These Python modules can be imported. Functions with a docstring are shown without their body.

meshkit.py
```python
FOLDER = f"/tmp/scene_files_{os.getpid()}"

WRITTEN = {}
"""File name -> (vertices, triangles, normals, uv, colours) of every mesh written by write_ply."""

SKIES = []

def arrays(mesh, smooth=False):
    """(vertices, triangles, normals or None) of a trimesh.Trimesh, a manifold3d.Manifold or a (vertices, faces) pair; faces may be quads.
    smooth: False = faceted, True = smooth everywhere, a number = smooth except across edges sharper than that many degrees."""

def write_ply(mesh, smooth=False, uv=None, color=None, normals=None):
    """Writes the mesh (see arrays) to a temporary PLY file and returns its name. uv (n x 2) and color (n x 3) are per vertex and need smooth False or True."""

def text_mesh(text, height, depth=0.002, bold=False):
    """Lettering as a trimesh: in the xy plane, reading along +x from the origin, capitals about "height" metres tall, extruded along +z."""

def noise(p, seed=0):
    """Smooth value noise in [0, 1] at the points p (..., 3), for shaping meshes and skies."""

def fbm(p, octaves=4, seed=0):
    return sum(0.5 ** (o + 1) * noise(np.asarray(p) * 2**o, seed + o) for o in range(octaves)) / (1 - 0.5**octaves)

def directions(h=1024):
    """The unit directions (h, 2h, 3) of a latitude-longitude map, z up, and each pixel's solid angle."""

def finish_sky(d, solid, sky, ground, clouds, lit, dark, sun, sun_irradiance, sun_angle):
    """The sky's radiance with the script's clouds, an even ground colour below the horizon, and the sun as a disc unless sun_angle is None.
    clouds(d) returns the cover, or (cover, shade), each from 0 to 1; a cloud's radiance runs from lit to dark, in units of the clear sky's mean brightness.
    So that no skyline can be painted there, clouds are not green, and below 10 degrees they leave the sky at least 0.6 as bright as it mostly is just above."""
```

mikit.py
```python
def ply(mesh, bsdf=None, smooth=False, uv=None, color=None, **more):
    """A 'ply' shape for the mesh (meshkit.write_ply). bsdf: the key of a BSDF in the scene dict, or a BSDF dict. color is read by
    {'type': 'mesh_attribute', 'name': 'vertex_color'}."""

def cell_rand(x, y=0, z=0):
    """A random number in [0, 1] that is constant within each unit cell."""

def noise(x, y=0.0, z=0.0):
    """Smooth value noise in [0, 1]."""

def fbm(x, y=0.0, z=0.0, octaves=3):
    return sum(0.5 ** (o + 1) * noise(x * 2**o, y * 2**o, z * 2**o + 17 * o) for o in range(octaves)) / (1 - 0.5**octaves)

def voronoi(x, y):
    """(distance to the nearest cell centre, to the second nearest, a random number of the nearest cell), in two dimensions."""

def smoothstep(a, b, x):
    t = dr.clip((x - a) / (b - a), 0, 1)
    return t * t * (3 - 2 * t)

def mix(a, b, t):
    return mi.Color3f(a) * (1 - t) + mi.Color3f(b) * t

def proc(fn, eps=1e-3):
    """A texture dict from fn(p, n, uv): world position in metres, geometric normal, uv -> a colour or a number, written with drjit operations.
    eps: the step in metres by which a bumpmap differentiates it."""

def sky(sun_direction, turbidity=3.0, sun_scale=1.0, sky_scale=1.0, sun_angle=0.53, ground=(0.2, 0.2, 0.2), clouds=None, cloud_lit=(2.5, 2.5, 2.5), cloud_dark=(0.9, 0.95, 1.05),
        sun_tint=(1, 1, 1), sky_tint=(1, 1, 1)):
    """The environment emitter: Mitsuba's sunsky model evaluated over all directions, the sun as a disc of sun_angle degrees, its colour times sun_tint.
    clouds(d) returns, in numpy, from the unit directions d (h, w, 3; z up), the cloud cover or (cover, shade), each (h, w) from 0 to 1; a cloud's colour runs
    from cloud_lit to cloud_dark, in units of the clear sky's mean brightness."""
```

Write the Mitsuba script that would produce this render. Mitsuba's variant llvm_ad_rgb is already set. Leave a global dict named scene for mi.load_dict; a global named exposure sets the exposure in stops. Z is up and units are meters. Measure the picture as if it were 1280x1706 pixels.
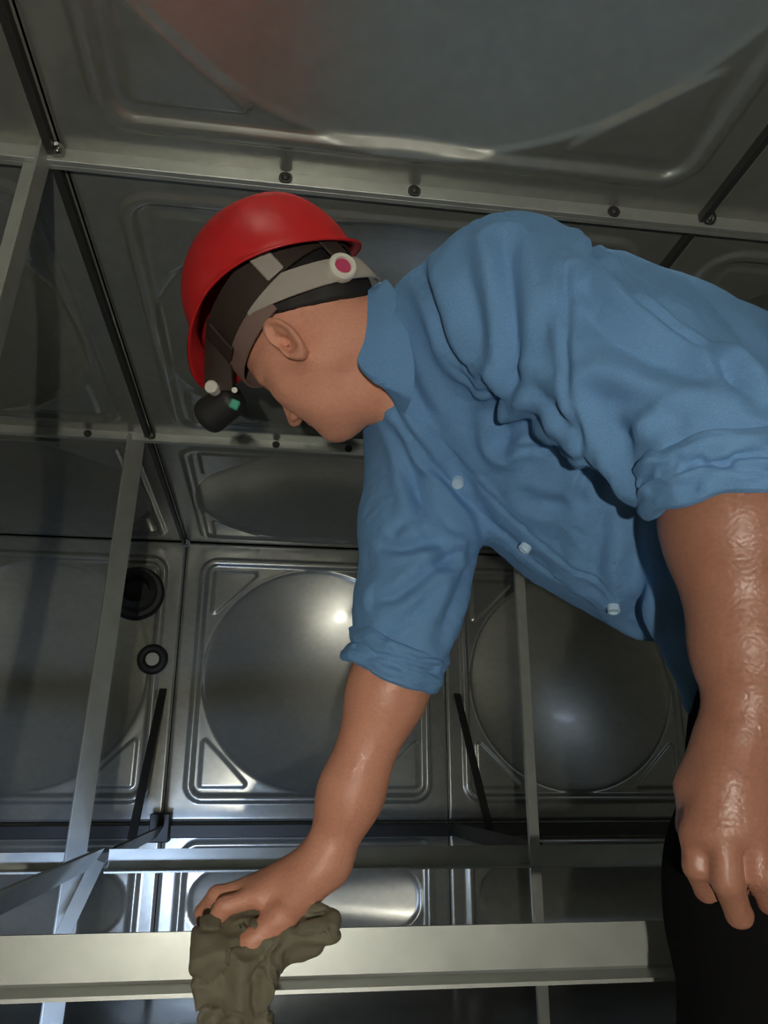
import math, random
import numpy as np, trimesh
import drjit as dr
import mitsuba as mi, mikit, meshkit
from mikit import proc, noise, fbm, smoothstep, mix

random.seed(7)
rng = np.random.default_rng(7)
scene, labels = {'type': 'scene'}, {}
T = mi.ScalarTransform4f
exposure = 2.9

# ------------------------------------------------------------------ camera
# metres: x to the right along the end wall, y towards the end wall (the wall is y = 0), z up from the floor of the tank
HT = 1.5
CAM = np.array([0.33593, -2.98034, HT - 0.86209])
F_PX, YAW, PITCH, ROLL = 1316.28, 0.142157, 0.326957, 0.001914
FWD = np.array([math.sin(YAW) * math.cos(PITCH), math.cos(YAW) * math.cos(PITCH), math.sin(PITCH)])
RGT = np.array([math.cos(YAW), -math.sin(YAW), 0.0])
UPV = np.cross(RGT, FWD)
RGT, UPV = math.cos(ROLL) * RGT + math.sin(ROLL) * UPV, -math.sin(ROLL) * RGT + math.cos(ROLL) * UPV
scene['camera'] = {'type': 'perspective', 'fov': math.degrees(2 * math.atan(640 / F_PX)), 'fov_axis': 'x', 'near_clip': 0.02, 'far_clip': 50.0,
                   'to_world': T().look_at(origin=CAM.tolist(), target=(CAM + FWD).tolist(), up=UPV.tolist())}


def at(x, y, d):
    """the point seen at pixel (x, y) of the 1280 x 1706 photograph, d metres in front of the camera"""
    return CAM + d * (FWD + (x - 640) / F_PX * RGT - (y - 853) / F_PX * UPV)


def vec(r, u, f):
    v = r * RGT + u * UPV + f * FWD
    return v / np.linalg.norm(v)


# ------------------------------------------------------------------ light
# the photographer's hand torch behind the phone, and an added cold emitter for daylight from a ceiling manhole, out of the picture to the right
TORCH_AT, TORCH_POWER = CAM + 0.01 * RGT - 0.01 * UPV - 0.60 * FWD, 950.0
HATCH_LIGHT_AT, HATCH_LIGHT_POWER = np.array([2.25, -1.72, HT - 0.07]), 5.0
FLOOD_AT, FLOOD_POWER = np.array([0.0, -1.64, 0.17]), 38.0


# ------------------------------------------------------------------ helpers
def put(key, mesh, bsdf, smooth=False, to_world=None, **more):
    d = mikit.ply(mesh, bsdf, smooth, **more)
    if to_world is not None:
        d['to_world'] = to_world
    scene[key] = d
    return d


USED = {}


def numbered(key):
    n = USED.get(key, -1) + 1
    USED[key] = n
    return key if n == 0 else f'{key}_{n:03d}'


def tag(key, label=None, cat=None, group=None, kind=None):
    d = labels.setdefault(key, {})
    for k, v in (('label', label), ('category', cat), ('group', group), ('kind', kind)):
        if v:
            d[k] = v


def box(lo, hi, bevel=0.0):
    lo, hi = np.array(lo, float), np.array(hi, float)
    if not bevel:
        m = trimesh.creation.box(hi - lo)
        m.apply_translation((lo + hi) / 2)
        return m
    c, h = (lo + hi) / 2, (hi - lo) / 2
    b = min(bevel, h.min() * 0.9)
    pts = [c + np.array(s) * (h - b * (np.arange(3) != k)) for k in range(3) for s in np.ndindex(2, 2, 2) for s in [np.array(s) * 2 - 1]]
    return trimesh.convex.convex_hull(np.array(pts))


def frame(a, b, roll_dir):
    """a matrix whose x runs from a to b, with y nearest to roll_dir"""
    x = (b - a) / np.linalg.norm(b - a)
    z = np.cross(x, roll_dir)
    z /= np.linalg.norm(z)
    y = np.cross(z, x)
    m = np.eye(4)
    m[:3, 0], m[:3, 1], m[:3, 2], m[:3, 3] = x, y, z, a
    return m


def bar(a, b, w, t, face, bevel=0.0012):
    """a flat bar from a to b, w wide along the direction face, t thick"""
    a, b = np.array(a, float), np.array(b, float)
    m = box([0, -w / 2, -t / 2], [np.linalg.norm(b - a), w / 2, t / 2], bevel)
    m.apply_transform(frame(a, b, np.array(face, float)))
    return m


def angle_bar(a, b, w, t, face):
    """an angle iron from a to b: one leg along the direction face, the other square to it"""
    from shapely.geometry import Polygon
    a, b = np.array(a, float), np.array(b, float)
    sec = Polygon([(0, 0), (w, 0), (w, t), (t * 1.6, t), (t, t * 1.6), (t, w), (0, w)])
    m = trimesh.creation.extrude_polygon(sec, np.linalg.norm(b - a), engine='earcut')
    f = frame(a, b, np.array(face, float))
    mm = np.eye(4)
    mm[:3, 0], mm[:3, 1], mm[:3, 2], mm[:3, 3] = f[:3, 1], f[:3, 2], f[:3, 0], a
    m.apply_transform(mm)
    return m


def tube(pts, radii, n=12, cap=True):
    pts = np.array(pts, float)
    radii = np.broadcast_to(radii, len(pts))
    tg = np.gradient(pts, axis=0)
    tg /= np.linalg.norm(tg, axis=1, keepdims=True)
    up = np.array([0.31, 0.2, 0.93])
    V = []
    for p, t, r in zip(pts, tg, radii):
        u = up - t * (up @ t)
        u /= np.linalg.norm(u)
        up = u
        w = np.cross(t, u)
        a = np.linspace(0, 2 * np.pi, n, endpoint=False)
        V.append(p + r * (np.cos(a)[:, None] * u + np.sin(a)[:, None] * w))
    V = np.vstack(V)
    k = len(pts)
    i, j = np.meshgrid(np.arange(k - 1), np.arange(n), indexing='ij')
    q = np.stack([i * n + j, i * n + (j + 1) % n, (i + 1) * n + (j + 1) % n, (i + 1) * n + j], -1).reshape(-1, 4)
    f = np.vstack([q[:, [0, 1, 2]], q[:, [0, 2, 3]]])
    if cap:
        V = np.vstack([V, pts[:1], pts[-1:]])
        a = np.arange(n)
        f = np.vstack([f, np.stack([np.full(n, k * n), (a + 1) % n, a], -1), np.stack([np.full(n, k * n + 1), (k - 1) * n + a, (k - 1) * n + (a + 1) % n], -1)])
    return trimesh.Trimesh(V, f, process=False)


def lathe(profile, n=40, m=None):
    prof = np.array(profile, float)
    mesh = trimesh.creation.revolve(prof, sections=n)
    if m is not None:
        mesh.apply_transform(m)
    return mesh


def look(z, at_, xdir=(0.3, 0.5, 0.8)):
    z = np.array(z, float) / np.linalg.norm(z)
    x = np.array(xdir, float)
    x = x - z * (x @ z)
    x /= np.linalg.norm(x)
    m = np.eye(4)
    m[:3, 0], m[:3, 1], m[:3, 2], m[:3, 3] = x, np.cross(z, x), z, at_
    return m


def ss(a, b, x):
    t = np.clip((x - a) / (b - a), 0, 1)
    return t * t * (3 - 2 * t)


# ------------------------------------------------------------------ materials
def rgb(r, g, b):
    return {'type': 'rgb', 'value': [r, g, b]}


def two(d):
    return {'type': 'twosided', 'bsdf': d}


def f_panel(p, n, uv):
    w = fbm(p.x * 3.1 + 5, p.y * 3.3, p.z * 3.0 + 2, 4)
    g = fbm(p.x * 60, p.y * 60, p.z * 60, 2)
    return mix((0.275, 0.285, 0.25), (0.365, 0.37, 0.33), w) * (0.92 + 0.16 * g)


def f_panel_rough(p, n, uv):
    return 0.20 + 0.12 * fbm(p.x * 5 + 1, p.y * 5, p.z * 5, 3)


scene['panel_steel'] = two({'type': 'principled', 'base_color': proc(f_panel), 'roughness': proc(f_panel_rough), 'metallic': 0.55, 'specular': 0.5, 'clearcoat': 1.0, 'clearcoat_gloss': 0.96})


def f_bar(p, n, uv):
    return mix((0.42, 0.44, 0.40), (0.52, 0.54, 0.50), fbm(p.x * 25, p.y * 25, p.z * 25, 3))


scene['bar_steel'] = two({'type': 'principled', 'base_color': proc(f_bar), 'roughness': 0.4, 'metallic': 0.55})
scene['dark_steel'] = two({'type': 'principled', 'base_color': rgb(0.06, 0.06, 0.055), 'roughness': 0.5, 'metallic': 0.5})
scene['bolt_steel'] = two({'type': 'principled', 'base_color': rgb(0.55, 0.55, 0.5), 'roughness': 0.12, 'metallic': 1.0})
scene['black_rubber'] = two({'type': 'principled', 'base_color': rgb(0.018, 0.018, 0.018), 'roughness': 0.55})


def f_floor(p, n, uv):
    return mix((0.022, 0.026, 0.020), (0.040, 0.044, 0.036), fbm(p.x * 6, p.y * 6, 1.0, 4))


scene['wet_floor'] = two({'type': 'principled', 'base_color': proc(f_floor), 'roughness': 0.3, 'specular': 0.4})
scene['outer_steel'] = two({'type': 'principled', 'base_color': rgb(0.10, 0.10, 0.095), 'roughness': 0.5, 'metallic': 0.6})

# ------------------------------------------------------------------ the tank: pressed panels on a frame


def seg_tri(x, y, a, b, c):
    """signed distance to the triangle a b c (inside negative), rounded later"""
    P = np.stack([x, y], -1)
    d = np.full(x.shape, 1e9)
    ins = np.ones(x.shape, bool)
    for p, q in ((a, b), (b, c), (c, a)):
        p, q = np.array(p), np.array(q)
        e = q - p
        w = P - p
        t = np.clip((w @ e) / (e @ e), 0, 1)
        d = np.minimum(d, np.linalg.norm(w - t[..., None] * e, axis=-1))
        ins &= (e[0] * w[..., 1] - e[1] * w[..., 0]) > 0
    return np.where(ins, -d, d)


def panel_mesh(h=1.0, n=190, seed=0, R=0.395):
    ny = int(n * h)
    gx, gy = np.linspace(0.0015, 0.9985, n), np.linspace(0.0015, h - 0.0015, ny)
    x, y = np.meshgrid(gx, gy, indexing='ij')
    z = np.zeros_like(x)
    # bead around the border: a raised rib with a rounded corner
    qx, qy, r = np.abs(x - 0.5) - (0.5 - 0.075 - 0.05), np.abs(y - h / 2) - (h / 2 - 0.075 - 0.05), 0.05
    d = np.hypot(np.maximum(qx, 0), np.maximum(qy, 0)) + np.minimum(np.maximum(qx, qy), 0) - r
    z += 0.007 * (ss(0.016, 0.007, np.abs(d)))
    z -= 0.003 * ss(0.0, -0.02, d)
    # dome pressed outwards, away from the inside
    if h == 1.0:
        rr = np.hypot(x - 0.5, y - 0.5)
        R0 = 1.15
        bowl = np.sqrt(np.maximum(R0**2 - rr**2, 0)) - math.sqrt(R0**2 - R**2)
    else:
        rr, R = ((np.abs((x - 0.5) / 0.385)**2.6 + np.abs((y - h / 2) / (h / 2 - 0.115))**2.6)**(1 / 2.6)) * 0.385, 0.385
        bowl = 0.034 * (1 - np.clip(rr / R, 0, 1)**2)
    z -= np.where(rr < R, bowl + 0.006, 0.006 * ss(R + 0.012, R, rr))
    z += 0.0008 * ss(0.03, 0.0, np.abs(rr - R - 0.018))
    # raised triangles in the corners
    if h == 1.0:
        lx, ly = np.minimum(x, 1 - x), np.minimum(y, h - y)
        dt = seg_tri(lx, ly, (0.122, 0.122), (0.262, 0.122), (0.122, 0.262)) - 0.009
        z += 0.0045 * ss(0.006, -0.004, dt)
    e = np.minimum(np.minimum(x, 1 - x), np.minimum(y, h - y))
    z -= 0.006 * ss(0.008, 0.0, e)
    z += 0.0012 * (meshkit.fbm(np.stack([x * 3.0, y * 3.0, x * 0 + seed * 7.3], -1), 2, seed) - 0.5) * ss(0, 0.1, e)
    k = np.arange(n * ny).reshape(n, ny)
    q = np.stack([k[:-1, :-1], k[1:, :-1], k[1:, 1:], k[:-1, 1:]], -1).reshape(-1, 4)
    return trimesh.Trimesh(np.stack([x, y, z], -1).reshape(-1, 3), np.vstack([q[:, [0, 1, 2]], q[:, [0, 2, 3]]]), process=False)


FINE = [mikit.ply(panel_mesh(1.0, 190, s), 'panel_steel', True) for s in range(3)]
ROOF = [mikit.ply(panel_mesh(1.0, 220, s, 0.418), 'panel_steel', True) for s in (3, 4, 6)]
COARSE = mikit.ply(panel_mesh(1.0, 64, 5), 'panel_steel', True)
HALF = [mikit.ply(panel_mesh(0.5, 150, s), 'panel_steel', True) for s in (1, 2)]
HALF_COARSE = mikit.ply(panel_mesh(0.5, 64, 4), 'panel_steel', True)
X0, X1, Y0 = -2, 3, -4


def place(cols):
    m = np.eye(4)
    m[:3, 0], m[:3, 1], m[:3, 2], m[:3, 3] = cols
    return T(m.tolist())


put('ceiling', box([X0, Y0, HT + 0.105], [X1, 0, HT + 0.115]), 'outer_steel')
tag('ceiling', 'roof of the tank made of square pressed steel panels with round domes', kind='structure')
put('wall_back', box([X0, 0.105, 0], [X1, 0.115, HT]), 'outer_steel')
tag('wall_back', 'end wall of the tank made of pressed steel panels with round domes', kind='structure')
put('wall_left', box([X0 - 0.115, Y0, 0], [X0 - 0.105, 0, HT]), 'outer_steel')
tag('wall_left', kind='structure')
put('wall_right', box([X1 + 0.105, Y0, 0], [X1 + 0.115, 0, HT]), 'outer_steel')
tag('wall_right', kind='structure')
put('wall_front', box([X0, Y0 - 0.115, 0], [X1, Y0 - 0.105, HT]), 'outer_steel')
tag('wall_front', kind='structure')
put('floor', box([X0, Y0, -0.03], [X1, 0.0, 0.0]), 'wet_floor')
tag('floor', 'dark wet floor of the tank', kind='structure')
k = 0
for r in range(4):
    for c in range(X0, X1):
        near = -1 <= c <= 1 and r < 3
        scene[numbered('ceiling__panel')] = {**(ROOF[k % 3] if near else COARSE), 'to_world': place(([1, 0, 0], [0, -1, 0], [0, 0, -1], [c, -r, HT]))}
        k += 1
for c in range(X0, X1):
    near = -1 <= c <= 1
    scene[numbered('wall_back__panel')] = {**(FINE[(c + 3) % 3] if near else COARSE), 'to_world': place(([1, 0, 0], [0, 0, 1], [0, -1, 0], [c, 0, HT - 1]))}
    scene[numbered('wall_back__panel')] = {**(HALF[c % 2] if near else HALF_COARSE), 'to_world': place(([1, 0, 0], [0, 0, 1], [0, -1, 0], [c, 0, 0]))}
for r in range(4):
    for z0, ply_ in ((HT - 1, COARSE), (0, HALF_COARSE)):
        scene[numbered('wall_left__panel')] = {**ply_, 'to_world': place(([0, 1, 0], [0, 0, 1], [1, 0, 0], [X0, -r - 1, z0]))}
        scene[numbered('wall_right__panel')] = {**ply_, 'to_world': place(([0, -1, 0], [0, 0, 1], [-1, 0, 0], [X1, -r, z0]))}
for c in range(X0, X1):
    for z0, ply_ in ((HT - 1, COARSE), (0, HALF_COARSE)):
        scene[numbered('wall_front__panel')] = {**ply_, 'to_world': place(([-1, 0, 0], [0, 0, 1], [0, 1, 0], [c + 1, Y0, z0]))}


def bolt(key, p, z, r=0.009, mat='bolt_steel'):
    prof = [(0, 0.0), (r * 1.6, 0.0), (r * 1.6, 0.0025)] + [(r * math.cos(t), 0.0025 + r * 0.75 * math.sin(t)) for t in np.linspace(0, 1.5, 6)] + [(0, 0.0025 + r * 0.75)]
    put(numbered(key), lathe(prof, 16, look(z, p)), mat, 40)


# welded seam flanges under the ceiling, across the picture, with their bolt heads
for yy in (-1.0, -2.0, -3.0):
    key = numbered('ceiling__seam_flange')
    m = trimesh.util.concatenate([box([X0, yy - 0.012, HT - 0.022], [X1, yy - 0.002, HT + 0.003], 0.001), box([X0, yy - 0.0, HT - 0.02], [X1, yy + 0.01, HT + 0.003], 0.001)])
    put(key, m, 'bar_steel')
    for c in range(-1, 2):
        for fx in (0.325, 0.52, 0.84):
            bolt(key + '__bolt', [c + fx, yy - 0.0125, HT - 0.012], [0, -1, 0], 0.0062, 'dark_steel')
for xx in range(-1, 3):
    key = numbered('ceiling__seam_flange')
    put(key, box([xx - 0.016, Y0, HT - 0.014], [xx - 0.004, -0.0, HT + 0.003], 0.001), 'dark_steel')  # dark steel puts the shadow of the seam gaps into the colour

# ------------------------------------------------------------------ bracing inside the tank
ZT = 0.46   # height of the tie bars


def brace(kind, mesh, label, cat, bsdf='bar_steel', group=None):
    key = numbered(kind)
    put(key, mesh, bsdf)
    tag(key, label, cat, group)
    return key


zt, zb = HT - 0.005, 0.0
brace('steel_post', bar([-0.08, -1.02, zb], [-0.04, -1.0, zt], 0.05, 0.008, [-0.755, -0.655, 0]), 'tall leaning steel post crossing the left of the picture, blue-white in its lower half', 'post')
brace('steel_post', bar([0.985, -1.0, zb], [0.985, -1.0, zt], 0.026, 0.014, [1, 0, 0]), 'slim upright steel post in front of the right-hand dome of the end wall', 'post')
brace('steel_post', angle_bar([-0.10, -2.02, zb], [-0.012, -2.0, zt], 0.036, 0.004, [-1, 0.1, 0]), 'steel post meeting the ceiling in the upper left corner of the picture', 'post')
brace('tie_bar', angle_bar([0.0, -2.0, 0.43], [3.0, -2.0, 0.43], 0.052, 0.004, [0, 0, 1]), 'wide pale steel tie bar across the bottom that the man is wiping', 'bar')
brace('tie_bar', angle_bar([0.0, -0.99, 0.444], [3.0, -0.99, 0.444], 0.046, 0.004, [0, 0, 1]), 'steel tie bar behind the reaching hand, blue-white towards the left post', 'bar')
brace('tie_bar', angle_bar([-2.0, -0.985, 0.444], [-0.03, -0.985, 0.444], 0.04, 0.004, [0, 0, 1]), 'steel tie bar running left from the leaning post', 'bar')
brace('tie_bar', bar([-0.02, -1.96, 0.475], [-0.02, -1.02, 0.475], 0.05, 0.006, [0.5, 0, 0.86]), 'shiny steel tie bar coming out to the left from the foot of the leaning post', 'bar')
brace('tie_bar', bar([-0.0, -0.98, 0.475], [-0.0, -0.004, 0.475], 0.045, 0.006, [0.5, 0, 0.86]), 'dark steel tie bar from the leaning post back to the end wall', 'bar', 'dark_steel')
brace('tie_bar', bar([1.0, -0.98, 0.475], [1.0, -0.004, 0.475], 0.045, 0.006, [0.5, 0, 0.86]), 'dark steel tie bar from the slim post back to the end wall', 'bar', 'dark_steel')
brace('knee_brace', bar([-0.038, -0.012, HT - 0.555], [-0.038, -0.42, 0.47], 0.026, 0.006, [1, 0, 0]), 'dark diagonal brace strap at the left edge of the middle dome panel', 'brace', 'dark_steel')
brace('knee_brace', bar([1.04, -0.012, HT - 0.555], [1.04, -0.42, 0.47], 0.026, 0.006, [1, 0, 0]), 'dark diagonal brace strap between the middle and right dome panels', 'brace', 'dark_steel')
brace('gusset_strap', bar([-0.015, -1.03, 0.47], [-0.055, -1.13, 0.33], 0.03, 0.005, [0.9, 0.3, 0]), 'short grey strap slanting down across the foot of the leaning post', 'strap')
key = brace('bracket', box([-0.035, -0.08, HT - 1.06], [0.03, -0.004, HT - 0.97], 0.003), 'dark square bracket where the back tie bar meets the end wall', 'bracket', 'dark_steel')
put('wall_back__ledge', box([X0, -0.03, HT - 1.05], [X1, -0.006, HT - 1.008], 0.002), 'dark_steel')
for c in (0.0, 1.0):
    bolt('wall_back__corner_bolt', [c, -0.01, HT - 0.008], [0, -1, -0.6], 0.009)
    bolt('ceiling__corner_bolt', [c, -2.016, HT - 0.008], [0, -0.8, -0.6], 0.007)
    bolt('ceiling__corner_bolt', [c, -1.016, HT - 0.008], [0, -0.8, -0.6], 0.007)

# fittings on the left end-wall panel
ring = trimesh.creation.torus(0.039, 0.016, 32, 14)
ring.apply_transform(look([0, -1, 0], [-0.085, -0.012, HT - 0.45]))
put('pipe_flange', trimesh.util.concatenate([ring]), 'black_rubber', True)
tag('pipe_flange', 'small black rubber ring flange on the left panel of the end wall', 'pipe fitting')
put('pipe_flange__pipe_end', lathe([(0, 0.0), (0.03, 0.0), (0.026, 0.012), (0, 0.012)], 24, look([0, -1, 0], [-0.085, -0.004, HT - 0.45])), 'bar_steel', 30)
prof = [(0, 0), (0.10, 0), (0.10, 0.015), (0.086, 0.03), (0.075, 0.03), (0.07, 0.09), (0.05, 0.10), (0.045, 0.03), (0, 0.03)]
put('float_valve', lathe(prof, 40, look([0.1, -1, 0], [-0.165, -0.002, HT - 0.21])), 'black_rubber', 30)
tag('float_valve', 'large black round valve fitting half hidden behind the leaning post', 'pipe fitting')
put('float_valve__collar', lathe([(0.074, 0.028), (0.09, 0.028), (0.09, 0.034), (0.074, 0.034)], 30, look([0.1, -1, 0], [-0.165, -0.002, HT - 0.21])), 'dark_steel', 30)

# lamps
s = trimesh.creation.icosphere(2, 0.012)
s.apply_translation(TORCH_AT)
put('hand_torch', tube([TORCH_AT + [0.0, -0.02, 0], TORCH_AT + [0.0, -0.05, 0], TORCH_AT + [0.0, -0.15, -0.01]], [0.02, 0.016, 0.014], 20), 'black_rubber', 30)
tag('hand_torch', 'small black hand torch, lit, behind the camera', 'torch')
scene['hand_torch__bulb'] = {**mikit.ply(s, 'bolt_steel', True), 'emitter': {'type': 'area', 'radiance': rgb(TORCH_POWER * 1.0, TORCH_POWER * 0.95, TORCH_POWER * 0.84)}}
put('added_hatch_light', box(HATCH_LIGHT_AT + [-0.10, -0.05, 0.0], HATCH_LIGHT_AT + [0.10, 0.05, 0.06], 0.006), 'dark_steel')  # added box and emitter for the daylight of an unseen ceiling hatch
tag('added_hatch_light', 'added cold white rectangle of light under the ceiling in place of hatch daylight', 'lamp')
lm = trimesh.Trimesh(HATCH_LIGHT_AT + np.array([[-0.08, -0.03, -0.001], [0.08, -0.03, -0.001], [0.08, 0.03, -0.001], [-0.08, 0.03, -0.001]]), [[0, 2, 1], [0, 3, 2]], process=False)
scene['added_hatch_light__diffuser'] = {**mikit.ply(lm, 'bolt_steel'), 'emitter': {'type': 'area', 'radiance': rgb(HATCH_LIGHT_POWER * 0.75, HATCH_LIGHT_POWER * 0.9, HATCH_LIGHT_POWER * 1.15)}}

# a cold lamp standing on the floor behind the wiped bar, turned to the end wall, with a visor over its light
fl = FLOOD_AT
put('floor_lamp', trimesh.util.concatenate([box(fl + [-0.075, -0.05, -0.06], fl + [0.075, -0.012, 0.06], 0.006), box(fl + [-0.075, -0.012, 0.054], fl + [0.075, 0.07, 0.06], 0.002),
                                             box(fl + [0.069, -0.012, -0.06], fl + [0.075, 0.15, 0.06], 0.002), box(fl + [-0.075, -0.012, -0.06], fl + [-0.069, 0.07, 0.06], 0.002),
                                             box(fl + [-0.07, -0.06, -0.16], fl + [-0.05, 0.02, -0.05], 0.003), box(fl + [0.05, -0.06, -0.16], fl + [0.07, 0.02, -0.05], 0.003)]), 'dark_steel')
tag('floor_lamp', 'cold white flood lamp standing on the tank floor behind the wiped bar', 'lamp')
fm = trimesh.Trimesh(fl + np.array([[-0.055, -0.011, -0.045], [0.055, -0.011, -0.045], [0.055, -0.011, 0.045], [-0.055, -0.011, 0.045]]), [[0, 2, 1], [0, 3, 2]], process=False)
scene['floor_lamp__diffuser'] = {**mikit.ply(fm, 'bolt_steel'), 'emitter': {'type': 'area', 'radiance': rgb(FLOOD_POWER * 0.66, FLOOD_POWER * 0.86, FLOOD_POWER * 1.3)}}

# ------------------------------------------------------------------ shaping by distance fields
def rc(p, a, b, ra, rb):
    """a limb: a capsule from a to b whose radius runs from ra to rb"""
    ab = b - a
    t = np.clip((p - a) @ ab / (ab @ ab), 0, 1)
    q = p - a - t[:, None] * ab
    return np.sqrt((q * q).sum(1)) - (ra + (rb - ra) * t)


def chain(p, pts, radii, k=0.012):
    d = None
    for i in range(len(pts) - 1):
        e = rc(p, pts[i], pts[i + 1], radii[i], radii[i + 1])
        d = e if d is None else smin(d, e, k)
    return d


def smin(a, b, k):
    h = np.maximum(k - np.abs(a - b), 0) / k
    return np.minimum(a, b) - h * h * k * 0.25


def smax(a, b, k):
    return -smin(-a, -b, k)


def ell(p, c, r):
    q = (p - c) / np.array(r)
    k0 = np.sqrt((q * q).sum(1))
    k1 = np.sqrt((q * q / np.array(r)**2).sum(1)) + 1e-9
    return k0 * (k0 - 1.0) / k1


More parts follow.
